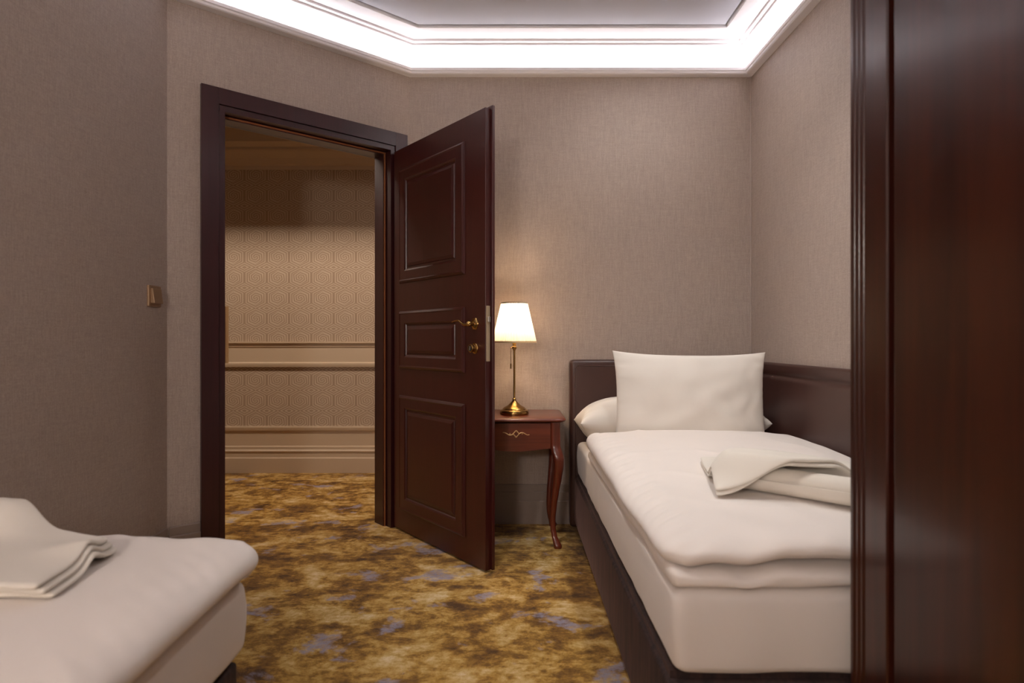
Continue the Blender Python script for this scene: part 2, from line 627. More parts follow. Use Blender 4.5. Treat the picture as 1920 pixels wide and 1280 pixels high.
# corridor mouldings
v, f = sweep_line((-3.48, YC), (1.3, YC), (0, -1), [(0, 0), (.028, 0), (.028, .112), (.024, .118), (.020, .118), (.020, .158), (.026, .163), (.026, .170),
     (.018, .178), (.018, .200), (.010, .206), (.010, .318), (.022, .326), (.026, .346), (.024, .357), (0, .357)])
struct(link('baseboard_corridor', v, f, M['cream']))
v, f = sweep_line((-3.48, YC), (1.3, YC), (0, -1), [(0, .812), (.018, .812), (.022, .830), (.022, .842), (.010, .850), (.010, .962), (.016, .968), (.018, .988), (.030, .996), (.030, 1.008), (0, 1.008)])
struct(link('trim_2', v, f, M['cream']), 'cream dado rail on the corridor wall')
v, f = sweep_line((-3.48, YC), (1.3, YC), (0, -1), [(0, 2.33), (.012, 2.33), (.012, 2.36), (.03, 2.37), (.05, 2.41), (.09, 2.45), (.11, 2.455), (.11, 2.475), (.16, 2.50), (.16, 2.60), (0, 2.60)])
struct(link('trim_3', v, f, M['cream']), 'cream crown moulding on the corridor wall')

# ------------------------------------------------------------------ door
door = bpy.data.objects.new('door_1', None)
door.location = wp(0.13, 0.0, 0.0)
COL.objects.link(door)
struct(door, 'dark mahogany panelled door standing open into the room')
DO = Vector(door.location)


def dlocal(m):
    return m.xform(lambda v: v - DO)


fm = MB()
for (e, sg) in ((S0, -1), (S1, 1)):
    def rng(a0, a1):
        q = (e + sg * a0, e + sg * a1)
        return min(q), max(q)
    for (a0, a1, d0, d1, zt) in ((0, .038, .045, .125, ZT + .038), (.015, .038, 0, .045, ZT + .038),
                                 (.015, .040, -.012, 0, ZT + .040), (.0425, .115, -.020, 0, ZT + .115)):
        s0_, s1_ = rng(a0, a1)
        wbox(fm, s0_, s1_, d0, d1, 0, zt if a0 > .03 else ZT + a0)
for (a0, a1, d0, d1) in ((0, .038, .045, .125), (.015, .038, 0, .045), (.015, .040, -.012, 0)):
    wbox(fm, S0 - .038, S1 + .038, d0, d1, ZT + a0, ZT + a1)
wbox(fm, S0 - .0415, S1 + .0415, -.020, 0, ZT + .0425, ZT + .115)
# inner shadow groove strip and corridor-side casing
wbox(fm, S0 - .115, S0, .12, .14, 0, ZT + .10)
wbox(fm, S1, S1 + .115, .12, .14, 0, ZT + .10)
wbox(fm, S0, S1, .12, .14, ZT, ZT + .10)
door_frame = dlocal(fm).build('door_frame', M['frame'], door)
sm = MB()
wbox(sm, S0 - .011, S0 - .004, .038, .045, 0.0, ZT + .011)
wbox(sm, S1 + .004, S1 + .011, .038, .045, 0.0, ZT + .011)
wbox(sm, S0 - .004, S1 + .004, .038, .045, ZT + .004, ZT + .011)
tag(dlocal(sm).build('door_seal', M['seal'], door_frame), 'tan rubber seal strip inside the door frame')
kp = MB()
wbox(kp, S1 - .003, S1 + .012, -.002, .040, .915, 1.172)
tag(dlocal(kp).build('strike_plate', M['platebrass'], door_frame), 'brass strike plate on the left jamb')

# leaf: local axes  u (width), w (thickness, away from the opening), z
U = Vector((0.633, -0.774)).normalized()
W = Vector((-U.y, U.x))
if W.x < 0: W = -W
L0 = Vector((-0.674, 3.34))
LU0, LU1, LZ0, LZ1 = 0.055, 0.895, 0.010, 2.050


def lp(u, w, z):
    p = L0 + U * u + W * w
    return Vector((p.x, p.y, z)) - DO


lm = MB()
bxm = MB().box(LU0, LU1 - .014, 0, .028, LZ0, LZ1 - .012, 0.0015)
bxm.box(LU0 - .0, LU1, .028, .042, LZ0, LZ1, 0.002)
lm.add([lp(*v) for v in bxm.v], bxm.f)
leaf = lm.build('door_leaf', M['door'], door)
tag(leaf, 'dark mahogany door leaf with three moulded panels')
PRO = [(0, 0), (.003, .007), (.012, .012), (.018, .010), (.062, .010), (.070, .006), (.074, .0006), (.083, .0006), (.086, .005), (.100, .0095), (.106, .0095)]
PROM = [(0, 0), (.003, .007), (.012, .012), (.018, .010), (.062, .010), (.070, .006), (.074, .0006), (.080, .0006), (.083, .004), (.098, .0085), (.102, .0085)]
for (z0, z1, pr) in ((1.320, 1.928, PRO), (.868, 1.172, PROM), (.118, .727, PRO)):
    pm = MB().rect_profile(.120, .726, z0, z1, pr, lambda u, z, h: lp(u, -h, z))
    pm.build('moulded_panel', M['door'], leaf)
    pm = MB().rect_profile(.120, .726, z0, z1, pr, lambda u, z, h: lp(u, .042 + h, z))
    pm.build('moulded_panel', M['door'], leaf)
# latch plate
pl = MB().box(LU1 - .014, LU1 - .0115, .004, .024, .926, 1.170, .001)
lock_plate = MB().add([lp(*v) for v in pl.v], pl.f).build('lock_plate', M['pale'], leaf)
pl = MB().box(LU1 - .0115, LU1 - .002, .008, .021, 1.098, 1.122, .002)
MB().add([lp(*v) for v in pl.v], pl.f).build('latch_bolt', M['steel'], leaf)


def lever(side):
    """side -1: visible face, +1: far face"""
    w0 = 0.0 if side < 0 else .042
    sg = side
    m = MB()
    uc, zc = .803, 1.092
    a = MB().lathe([(0.0, .0), (.0265, .0), (.0275, .003), (.0255, .006), (.020, .008), (.017, .011), (.011, .013), (.010, .020), (.012, .026), (.0135, .032), (.012, .040), (.006, .046), (0, .047)],
                   32, (0, 0, 0), lambda th, z: 1 + (.06 * math.cos(6 * th) if z < .008 else 0), 'y')
    m.add([lp(uc + v.x, w0 + sg * v.y, zc + v.z) for v in a.v], a.f)
    pts, rad = [], []
    for i in range(22):
        t = i / 21
        uu = -.128 * t
        zz = .010 * math.sin(t * math.pi * 1.0) * (1 if t > .0 else 0) - .014 * math.sin(min(t * 2.2, 1) * math.pi) * (1 - t) + .006 * t
        pts.append(lp(uc + uu, w0 + sg * (.036 + .010 * math.sin(t * math.pi)), zc + zz + .004 * t))
        rad.append(.0085 * (1 - .50 * t) + .002 * math.exp(-((t - .18) / .08) ** 2))
    m.tube(pts, rad, 14, 0.75)
    return m


tag(lever(-1).build('lever_handle', M['brass'], leaf, True, sharp=50), 'brass scroll lever handle')
lever(1).build('lever_handle', M['brass'], leaf, True, sharp=50)
for side, w0 in ((-1, 0.0), (1, .042)):
    a = MB().lathe([(.0, 0), (.024, 0), (.025, .003), (.022, .006), (.017, .007), (.0165, .012), (.018, .020), (.0185, .026), (.0165, .028), (.014, .0285), (.0135, .026), (0, .026)], 32, axis='y')
    MB().add([lp(.803 + v.x, w0 + side * v.y, .983 + v.z) for v in a.v], a.f).build('thumb_turn', M['brass'], leaf, True, sharp=40)
    b = MB().lathe([(0, .0262), (.0134, .0262), (.0134, .027), (0, .027)], 24, axis='y')
    c = MB().box(-.0025, .0025, .0265, .0295, -.010, .010, .0006)
    MB().add([lp(.803 + v.x, w0 + side * v.y, .983 + v.z) for v in b.v], b.f).build('keyhole_disc', M['black'], leaf)
    MB().add([lp(.803 + v.x, w0 + side * v.y, .983 + v.z) for v in c.v], c.f).build('turn_slot', M['steel'], leaf)
for zh in (.25, 1.03, 1.82):
    hm = MB().tube([lp(.040, .050, zh - .045), lp(.040, .050, zh + .045)], .007, 14)
    hm.build('hinge', M['abrass'], leaf, True, sharp=40)

# ------------------------------------------------------------------ light switch
sw = thing('light_switch', 'bronze square light switch on the dark left wall beside the corner', 'light switch', (XL, 2.500, 1.20))
MB().box(0.0, .010, -.043, .043, -.043, .043, .0025).build('switch_plate', M['bronze'], sw)
rk = MB().box(.010, .020, -.031, .031, -.031, .031, .002)
rk.xform(lambda v: Vector((v.x + (.008 * (v.z + .031) / .062 if v.x > .015 else 0) * -1 + (.006 if v.x > .015 else 0), v.y, v.z)))
rk.build('rocker', M['bronze'], sw)

# ------------------------------------------------------------------ beds
def make_base(name, label, x0, x1, y0, y1, head_y=None, head_dir=1, hx0=None, hx1=None):
    cx, cy = (x0 + x1) / 2, (y0 + y1) / 2
    t = thing(name, label, 'bed', (cx, cy, 0))
    b = MB().box(x0 - cx, x1 - cx, y0 - cy, y1 - cy, .035, .272, .010).box(x0 - cx + .012, x1 - cx - .012, y0 - cy + .012, y1 - cy - .012, .265, .2885)
    b.build('bed_base', M['velvet'], t, True, sharp=35)
    f = MB()
    for sx in (x0 + .06, x1 - .06):
        for sy in (y0 + .06, y1 - .06):
            f2 = MB().lathe([(0, 0), (.022, 0), (.026, .036), (0, .036)], 20, (sx - cx, sy - cy, 0))
            f2.build('foot', M['black'], t, True, sharp=40)
    if head_y is not None:
        ya, yb = sorted((head_y, head_y + head_dir * .085))
        hb = soft_box(hx0 - cx, hx1 - cx, ya - cy, yb - cy, 0.0, .912, (.022, .022, .022), (20, 4, 16), edge_seg=5)
        hb.build('headboard', M['leather'], t, True)
        fy = (ya - .0015) if head_dir > 0 else (yb + .0015)
        sv = MB().tube([(hx0 - cx + .030, fy - cy, .02), (hx0 - cx + .030, fy - cy, .868), (hx0 - cx + .042, fy - cy, .880), (hx1 - cx - .01, fy - cy, .880)], .0022, 8)
        sv.build('piping', M['leather'], hb and t, True)
    return t


bed_r = make_base('single_bed', 'single bed with brown velvet base and leather headboard beside the nightstand', .338, 1.285, 1.335, 3.30, 3.302, 1, .315, 1.297)
bed_l = make_base('single_bed', 'single bed in the left foreground with its foot towards the door', -1.40, -.64, -.58, 1.42, -.582, -1, -1.43, -.62)


def mattress(parent, name, label, x0, x1, y0, y1, z0, z1, seed, foot):
    cx, cy = (x0 + x1) / 2, (y0 + y1) / 2
    def df(v):
        wx, wy = v.x, v.y
        side = sstep(z0 - z0, 1, 0)
        h = v.z / (z1 - z0)
        n = fbm(wx + seed, wy, v.z * 1.5, 3.0)
        n2 = noise.noise(Vector((wx * 9 + seed, wy * 9, v.z * 3)))
        ex = min(abs(wx - (x0 - cx)), abs(wx - (x1 - cx)))
        ey = min(abs(wy - (y0 - cy)), abs(wy - (y1 - cy)))
        d = Vector((0, 0, 0))
        b = .006 * math.sin(math.pi * min(max(h, 0), 1))
        if ex < .02: d.x += (b + .004 * n2 + .003 * n) * (1 if wx > 0 else -1)
        if ey < .02: d.y += (b + .004 * n2 + .003 * n) * (1 if wy > 0 else -1)
        # sheet tuck: bottom edge scalloped
        if h < .05: d.z += .004 * noise.noise(Vector((wx * 11, wy * 11, seed)))
        return v + d
    m = soft_box(x0 - cx, x1 - cx, y0 - cy, y1 - cy, 0, z1 - z0, (.030, .030, .024), (40, 80, 14), df)
    o = m.build(name, M['sheet'], parent, True, (cx - parent.location.x, cy - parent.location.y, z0))
    return tag(o, label)


mattress(bed_r, 'mattress', 'white sheeted mattress', .355, 1.272, 1.318, 3.285, .289, .474, 1.3, -1)
mattress(bed_l, 'mattress', 'white sheeted mattress', -1.43, -.625, -.56, 1.437, .289, .462, 7.7, 1)


def duvet(label, x0, x1, y0, y1, z0, th, foot_dir, seed, split, rip_side, low_in=0.0, rise=0.0):
    """quilt folded double: a lower and an upper layer; foot_dir -1: foot at y0, +1: foot at y1"""
    cx, cy = (x0 + x1) / 2, (y0 + y1) / 2
    zmid = split
    def wob(v):
        return .010 * noise.noise(Vector((v.x * 5 + seed, v.y * 1.5, 2.2))) + .006 * noise.noise(Vector((v.x * 12 + seed, v.y * 4, 4.2)))
    fy = (y0 - cy) if foot_dir < 0 else (y1 - cy)
    def top(v):
        k = sstep(0.0, th, v.z)
        cxn = 1 - (v.x / ((x1 - x0) / 2)) ** 2
        n = fbm(v.x + seed, v.y, .3, 2.3)
        z = v.z
        x, y = v.x, v.y
        if k > 0:
            z += k * (.020 * max(cxn, 0) ** .8 - .008 + .009 * n) + k * rise * sstep(.2, 1.0, abs(y - fy) / (y1 - y0))
        rg = 1 - abs(noise.noise(Vector((x * 3.1 + y * 1.2 + seed, y * 2.0 - x, 7.7))))
        z += k * .006 * rg ** 7
        # ripples along the outer side
        ed = (x - (x0 - cx)) if rip_side < 0 else ((x1 - cx) - x)
        fade = math.exp(-((ed - .06) / .05) ** 2) * sstep(.01, th * .6, v.z)
        rp = math.sin((y * 1.0 + x * .7 * rip_side) * (95 if rip_side < 0 else 120) + 3.0 * noise.noise(Vector((y * 4, x * 3, seed))))
        z += (.0034 if rip_side < 0 else .0014) * rp * fade * (0.8 + noise.noise(Vector((y * 3, seed, 0))))
        # side edge wander
        if ed < .05:
            x += .010 * noise.noise(Vector((y * 3.3, seed, 1))) * (1 if rip_side < 0 else -1)
        # foot folds
        df_ = abs(y - fy)
        ff = math.exp(-(df_ / .11) ** 2)
        y += ff * .012 * noise.noise(Vector((x * 4, z * 12, seed)))
        z += ff * wob(v) * 1.3
        z += ff * (1 - k) * .026 * (.7 + 1.2 * noise.noise(Vector((x * 4.5, 1.0, seed)))) * sstep(0.0, .16, (x - (x0 - cx)) if rip_side < 0 else ((x1 - cx) - x))
        # soft crease running diagonally near the far end of the foot
        c = (df_ - .10 - .10 * (x + .25))
        z -= .020 * math.exp(-(c / .022) ** 2) * sstep(0, .3, x * (1 if rip_side < 0 else -1)) * k
        return Vector((x, y, z))
    t0 = zmid
    ups = soft_box(x0 - cx, x1 - cx, y0 - cy + (0.012 if foot_dir < 0 else 0), y1 - cy - (0.012 if foot_dir > 0 else 0), t0, th, (.060, .075, (th - t0) * .48), (70, 110, 4), top, 9)
    def low(v):
        x, y, z = v
        df_ = abs(y - fy)
        ff = math.exp(-(df_ / .11) ** 2)
        y += ff * .010 * noise.noise(Vector((x * 5, 3, seed)))
        if v.z > .01:
            z += ff * wob(v) * 1.3 + .001
        else:
            z += .0
        z += ff * max(0.0, .006 * math.sin(x * 5.0 + 1.0)) * (1 if v.z < .01 else .6)
        ed = min(x - (x0 - cx), (x1 - cx) - x)
        if ed < .05: x += .008 * noise.noise(Vector((y * 3.3, seed, 1)))
        return Vector((x, y, z))
    los = soft_box(x0 - cx + .012 + low_in, x1 - cx - .006 - low_in, y0 - cy + low_in, y1 - cy - low_in, 0, t0 + .006, (.02, .03, t0 * .5), (70, 60, 2), low, 6)
    m = MB().add(ups.v, ups.f).add(los.v, los.f)
    o = m.build('duvet', M['duvet'], None, True, (cx, cy, z0))
    return tag(o, label, 'duvet')


duvet_r = duvet('white duvet folded double on the bed beside the nightstand', .335, 1.286, 1.318, 2.80, .475, .098, -1, 2.1, .032, -1, 0.0, .028)
duvet_l = duvet('white duvet on the left foreground bed with towels on it', -1.45, -.582, .10, 1.470, .463, .092, 1, 9.4, .014, 1, .035)


def pillow(label, w, h, T, loc, rot, seed, ears=.05, floor=None, full=2.4):
    n = 44
    m = MB()
    def pt(u, v, sg):
        cu, cv = abs(u), abs(v)
        pin_x = 1 - ears * (1 - cv ** 2.6)
        pin_y = 1 - ears * 1.5 * (1 - cu ** 2.6)
        x = u * w / 2 * pin_x
        y = v * h / 2 * pin_y
        e = max((1 - cu ** full) * (1 - cv ** 2.4), 0)
        z = T / 2 * e ** .52
        wr = noise.noise(Vector((u * 3 + seed, v * 3, sg))) * .010 * e ** .3
        rip = .0030 * math.sin(v * 38 + 4 * noise.noise(Vector((u * 2, v * 2, seed)))) * math.exp(-((1 - cu) / .16) ** 2) * e ** .2
        fold = .007 * math.exp(-((u - .80 - .06 * math.sin(v * 9)) / .05) ** 2) * e ** .3 * (1 - .6 * cv)
        z -= fold
        return Vector((x, y, sg * (z + wr * (1 if e > .01 else 0) + rip)))
    idx = {}
    def vid(i, j, sg):
        edge = i in (0, n) or j in (0, n)
        key = (i, j, 0 if edge else sg)
        if key not in idx:
            u = math.sin((i / n - .5) * math.pi); v = math.sin((j / n - .5) * math.pi)
            p = pt(u, v, sg)
            if edge: p.z = 0
            idx[key] = len(m.v)
            m.v.append(p)
        return idx[key]
    for sg in (1, -1):
        for i in range(n):
            for j in range(n):
                q = (vid(i, j, sg), vid(i + 1, j, sg), vid(i + 1, j + 1, sg), vid(i, j + 1, sg))
                m.f.append(q if sg > 0 else q[::-1])
    m.xform(lambda v: (Matrix.Rotation(rot[2], 3, 'Z') @ Matrix.Rotation(rot[1], 3, 'Y') @ Matrix.Rotation(rot[0], 3, 'X')) @ v)
    if floor is not None:
        m.xform(lambda v: Vector((v.x, v.y, max(v.z, floor - loc[2] + .0004 * (v.z + loc[2])))))
    o = m.build('pillow', M['pillow'], None, True, loc)
    return tag(o, label, 'pillow', 'pillows on the right bed')


pillow('white pillow lying flat behind the upright pillow', .935, .335, .27, (.802, 3.128, .600), (math.radians(-4), 0, 0), 3.0, .03, .478, 4.5)
pillow('white pillow standing upright at the head end of the bed', .725, .49, .125, (.838, 2.868, .722), (math.radians(84), math.radians(.6), math.radians(-1)), 5.0, .055)

# leather board along the right wall
sp = soft_box(0, .030, 0, 1.98, 0, .60, (.012, .012, .012), (4, 60, 90),
              lambda v: Vector((v.x - (.011 * math.exp(-((v.z - .540) / .011) ** 2) if v.x < .012 else 0) * -1 - (.008 * math.sin(math.pi * min(v.z / .55, 1)) if v.x < .012 else 0), v.y, v.z)), 5)
o = sp.build('wall_cushion_board', M['leather'], None, True, (1.3025, 1.31, .306))
tag(o, 'dark brown leather padded board along the right wall beside the bed', 'wall panel')

# ------------------------------------------------------------------ towels
def quilt_top(o):
    from mathutils.bvhtree import BVHTree
    vs = [v.co + o.location for v in o.data.vertices]
    bv = BVHTree.FromPolygons(vs, [tuple(p.vertices) for p in o.data.polygons])
    def g(x, y):
        h = bv.ray_cast(Vector((x, y, 2.0)), Vector((0, 0, -1)))
        return h[0].z if h[0] else o.location.z
    return g


def over_roll(a, b, r, ground, spread=.075, lift=.0035):
    a, b = Vector(a), Vector(b)
    def f(x, y):
        p = Vector((x, y))
        d = b - a
        t = (p - a).dot(d) / d.length_squared
        tc = min(max(t, 0.0), 1.0)
        dist = (p - (a + d * tc)).length
        h = 2 * r + .006
        e = max(0.0, dist - r * .8)
        return ground(x, y) + lift + h * math.exp(-(e / spread) ** 2)
    return f


def sheet_towel(label, outline, zf, thick, layers, loc, mat):
    """folded towel: outline(u,v)->(x,y), zf(x,y)-> resting height; stacked layers"""
    m = MB()
    for L in range(layers):
        z_off = L * thick
        def df(v, L=L):
            x, y = outline(v.x, v.y, L)
            return Vector((x, y, zf(x, y) + z_off + v.z * thick))
        b = soft_box(0, 1, 0, 1, 0, 1, (.03, .03, .48), (44, 44, 1), df, 5)
        m.add(b.v, b.f)
    o = m.build('folded_towel', mat, None, True, loc)
    return tag(o, label, 'towel', 'folded towels on the beds')


def rolled_towel(label, a, b, r, mat, n_turn=4.2):
    a, b = Vector(a), Vector(b)
    ax = (b - a).normalized()
    s = ax.cross(Vector((0, 0, 1))).normalized()
    up = s.cross(ax)
    m = MB()
    seg = 150
    th = .0052
    c = (a + b) / 2
    def rad(t): return .006 + (r - .006) * t
    rows = []
    L = (b - a).length
    ks = [0, .012, .02, .25, .5, .75, .98, .988, 1.0]
    for side in (0, 1):
        for k in ks:
            for i in range(seg + 1):
                t = i / seg
                an = t * n_turn * 2 * math.pi - 1.2
                rr = rad(t) - (side * th)
                tap = 1 - .0015 * (1 if k in (0, 1.0) else 0) / r
                p = a + ax * (L * k) + (s * math.cos(an) + up * math.sin(an)) * rr * tap - c
                m.v.append(p)
    nk = len(ks)
    def vi(side, k, i): return (side * nk + k) * (seg + 1) + i
    for side in (0, 1):
        for k in range(nk - 1):
            for i in range(seg):
                m.f.append((vi(side, k, i), vi(side, k + 1, i), vi(side, k + 1, i + 1), vi(side, k, i + 1)))
    for k in (0, nk - 1):
        for i in range(seg):
            m.f.append((vi(0, k, i), vi(0, k, i + 1), vi(1, k, i + 1), vi(1, k, i)))
    for i in (0, seg):
        for k in range(nk - 1):
            m.f.append((vi(0, k, i), vi(1, k, i), vi(1, k + 1, i), vi(0, k + 1, i)))
    o = m.build('rolled_towel', mat, None, True, c, sharp=60)
    return tag(o, label, 'towel', 'rolled towels on the beds')


QR, QL = quilt_top(duvet_r), quilt_top(duvet_l)
zr = max(QR(.66 + .225 * k / 6, 1.77 - .21 * k / 6) for k in range(7)) + .0405
rolled_towel('rolled white towel under the folded towel on the right bed', (.66, 1.770, zr), (.885, 1.560, zr), .040, M['towel'])


def bil(p00, p10, p11, p01, edge=0.0):
    def f(u, v, L):
        e = -L * edge
        x = (1 - u) * (1 - v) * p00[0] + u * (1 - v) * p10[0] + u * v * p11[0] + (1 - u) * v * p01[0]
        y = (1 - u) * (1 - v) * p00[1] + u * (1 - v) * p10[1] + u * v * p11[1] + (1 - u) * v * p01[1]
        return x + e, y + e + .007 * math.sin(u * 9 + L) * (1 - v)
    return f


zf = over_roll((.66, 1.770), (.885, 1.560), .040, QR, .055)
# front edge lifts over the roll: outline in world, object at its centre
oc = Vector((.85, 1.83, 0))
def shift(fn):
    def g(u, v, L):
        x, y = fn(u, v, L)
        return x, y
    return g
sheet_towel('folded white towel draped over a rolled towel on the right bed',
            bil((.560, 1.665), (1.04, 1.600), (1.12, 2.02), (.650, 2.10)), zf, .0125, 2, (0, 0, 0), M['towel'])

zl = max(QL(-1.32 + .21 * k / 6, 1.35) for k in range(7)) + .0295
rolled_towel('rolled white towel under the folded towel in the left foreground', (-1.32, 1.34, zl), (-1.11, 1.355, zl), .029, M['towel'])
zf2 = over_roll((-1.32, 1.34), (-1.11, 1.355), .029, QL, .065)
def zf2w(x, y):
    return zf2(x, y) + .020 * math.exp(-((y - 1.20) / .035) ** 2) * sstep(-.98, -.82, x)
sheet_towel('folded white towel draped over a rolled towel in the left foreground',
            bil((-1.30, 1.06), (-.795, 1.05), (-.835, 1.29), (-1.30, 1.44), .006), zf2w, .012, 3, (0, 0, 0), M['towel'])

# ------------------------------------------------------------------ nightstand
NX, NY = 0.020, 3.165
ns = thing('nightstand', 'small cherry wood nightstand with curved legs between door and bed', 'nightstand', (NX, NY, 0))
hw, hd = .246, .205


def rrect(w, d, r, n=8, serp=0.0):
    pts = []
    for (cx, cy, a0) in ((w - r, d - r, 0), (-w + r, d - r, 90), (-w + r, -d + r, 180), (w - r, -d + r, 270)):
        for k in range(n + 1):
            a = math.radians(a0 + 90 * k / n)
            pts.append([cx + r * math.cos(a), cy + r * math.sin(a)])
    return pts


tm = MB()
lay = [(.012, .617), (.004, .620), (.0, .625), (.0, .629), (.003, .6335), (.007, .6355)]
npt = None
for (ins, z) in lay:
    pts = rrect(hw - ins, hd - ins, .035 - ins * .5)
    npt = len(pts)
    for p in pts: tm.v.append(Vector((p[0], p[1], z)))
for j in range(len(lay) - 1):
    for k in range(npt):
        k2 = (k + 1) % npt
        tm.f.append((j * npt + k, j * npt + k2, (j + 1) * npt + k2, (j + 1) * npt + k))
tm.f.append(tuple(range(npt)))
tm.f.append(tuple(range((len(lay) - 1) * npt, len(lay) * npt)))
tm.build('tabletop', M['table'], ns, True, sharp=35)


def apron(m, x0, x1, y0, y1, z1, zb_mid, zb_end, axis='x'):
    n = 24
    a0, a1 = (x0, x1) if axis == 'x' else (y0, y1)
    for i in range(n + 1):
        t = i / n
        c = a0 + (a1 - a0) * t
        zb = zb_end + (zb_mid - zb_end) * math.sin(math.pi * t) ** 1.2
        for (q, z) in ((0, zb), (1, zb), (1, z1), (0, z1)):
            if axis == 'x': m.v.append(Vector((c, (y0, y1)[q], z)))
            else: m.v.append(Vector(((x0, x1)[q], c, z)))
    b = len(m.v) - 4 * (n + 1)
    for i in range(n):
        for k in range(4):
            k2 = (k + 1) % 4
            m.f.append((b + i * 4 + k, b + i * 4 + k2, b + (i + 1) * 4 + k2, b + (i + 1) * 4 + k))
    m.f.append((b, b + 1, b + 2, b + 3))
    m.f.append(tuple(b + n * 4 + k for k in range(4)))
    return m


cm = MB()
apron(cm, -.172, .172, .168, .184, .616, .490, .500)
apron(cm, .180, .196, -.150, .160, .616, .490, .500, 'y')
apron(cm, -.196, -.180, -.150, .160, .616, .490, .500, 'y')
cm.box(-.18, .18, -.150, .168, .506, .512)
cm.build('carcass', M['table'], ns)
dr = apron(MB(), -.1685, .1685, -.190, -.170, .612, .474, .489).build('drawer', M['table'], ns)
hm = MB()
yh = -.190
for sg in (-1, 1):
    pts = [(sg * (.013 + .052 * t), yh - .012 + .006 * t * t - (0 if t < .9 else -.004), .562 + .006 * math.sin(t * math.pi * 1.7) * (1 if sg > 0 else -1) * (1)) for t in [i / 10 for i in range(11)]]
    hm.tube(pts, [.0036 - .0018 * i / 10 for i in range(11)], 10)
    hm.tube([(sg * .030, yh, .562), (sg * .030, yh - .011, .562)], .003, 10)
dpts = [(0, yh - .012, .562 + .017), (.015, yh - .012, .562), (0, yh - .012, .562 - .017), (-.015, yh - .012, .562), (0, yh - .012, .562 + .017)]
for i in range(4):
    hm.tube([dpts[i], dpts[i + 1]], .0030, 8)
tag(hm.build('drawer_pull', M['platebrass'], dr, True, sharp=50), 'brass pull with an open diamond centre')


def cabriole(sx, sy):
    """profile: (z, outward offset of centre, half size)"""
    prof = [(.616, .000, .0215), (.560, .000, .0215), (.500, .001, .0220), (.470, .008, .0245), (.440, .015, .0250), (.400, .016, .0225), (.340, .010, .0190),
            (.270, .001, .0160), (.200, -.007, .0140), (.140, -.011, .0125), (.090, -.010, .0120), (.055, -.004, .0125), (.030, .005, .0150), (.012, .012, .0185), (.004, .013, .0185), (.0, .012, .017)]
    zs = []
    m = MB()
    n = 20
    rings = 0
    def interp(z):
        for i in range(len(prof) - 1):
            if prof[i][0] >= z >= prof[i + 1][0]:
                t = (prof[i][0] - z) / (prof[i][0] - prof[i + 1][0])
                t = t * t * (3 - 2 * t) * .5 + t * .5
                return [prof[i][k] + (prof[i + 1][k] - prof[i][k]) * t for k in (1, 2)]
        return prof[-1][1:]
    N = 60
    for j in range(N + 1):
        z = .616 * (1 - j / N)
        off, hs = interp(z)
        cx, cy = sx * (.1925 + off), sy * (.168 + off)
        for k in range(n):
            a = 2 * math.pi * k / n
            ca, sa = math.cos(a), math.sin(a)
            p = 5 if z > .46 else 3
            q = (abs(ca) ** p + abs(sa) ** p) ** (-1 / p)
            m.v.append(Vector((cx + ca * q * hs * 1.12, cy + sa * q * hs * 1.12, z)))
    for j in range(N):
        for k in range(n):
            k2 = (k + 1) % n
            m.f.append((j * n + k, j * n + k2, (j + 1) * n + k2, (j + 1) * n + k))
    m.f.append(tuple(range(n)))
    m.f.append(tuple(range(N * n, N * n + n)))
    return m


for sx in (-1, 1):
    for sy in (-1, 1):
        cabriole(sx, sy).build('leg', M['tableleg'], ns, True, sharp=50)

# ------------------------------------------------------------------ table lamp
lx, ly, lz = 0.012, 3.150, .6355
lamp = thing('table_lamp', 'brass table lamp with a lit pleated white shade on the nightstand', 'lamp', (lx, ly, lz))
MB().lathe([(0, 0), (.073, 0), (.0745, .003), (.0745, .018), (.072, .0215), (.066, .025), (.062, .026), (.060, .030), (.052, .037), (.040, .043), (.030, .050), (.022, .058), (.014, .066),
            (.010, .072), (.0085, .076), (.011, .079), (.0085, .082), (.0055, .085), (0, .085)], 56).build('lamp_base', M['abrass'], lamp, True, sharp=40)
MB().lathe([(0, .083), (.0055, .083), (.0055, .330), (.008, .332), (.008, .337), (.013, .340), (.013, .350), (.010, .352), (.010, .375), (0, .375)], 24).build('lamp_stem', M['abrass'], lamp, True, sharp=40)
MB().tube([(-.018, -.004, .345), (-.018, -.004, .262)], .0013, 8).tube([(-.018, -.004, .262), (-.018, -.004, .236)], .0035, 10).tube([(-.018, -.004, .345), (-.004, -.001, .345)], .002, 8).build('pull_switch', M['abrass'], lamp, True, sharp=50)
pleat = lambda th, z: 1 + .016 * math.cos(th * 48)
zs0, zs1, r0, r1 = .370, .578, .115, .067
shade = MB().lathe([(r0 + (r1 - r0) * t, zs0 + (zs1 - zs0) * t) for t in [i / 12 for i in range(13)]], 448, mod=pleat)
shade.f = [f for f in shade.f if len(f) == 4]
sh = shade.build('lamp_shade', M['shade'], lamp, True)
for (r, z0, z1) in ((r0 + .0022, zs0, zs0 + .009), (r1 + .0012, zs1 - .008, zs1 + .0006)):
    dr_ = (r1 - r0) / (zs1 - zs0) * (z1 - z0)
    tb = MB().lathe([(r, z0), (r + dr_, z1), (r + dr_ - .003, z1), (r - .003, z0), (r, z0)], 96)
    tb.f = [f for f in tb.f if len(f) == 4]
    tb.build('shade_tape', M['trimtape'], sh, True, sharp=40)
rm = MB()
for k in range(3):
    a = k * 2 * math.pi / 3
    rm.tube([(0.008 * math.cos(a), 0.008 * math.sin(a), .372), (.112 * math.cos(a), .112 * math.sin(a), .374)], .0012, 6)
rm.build('shade_carrier', M['abrass'], lamp, True)
MB().lathe([(0, .375), (.012, .378), (.014, .395), (.022, .415), (.028, .435), (.027, .455), (.018, .472), (0, .480)], 28).build('bulb', M['bulb'], lamp, True)
bl = bpy.data.lights.new('lamp_light', 'POINT')
bl.energy = BULB_POWER
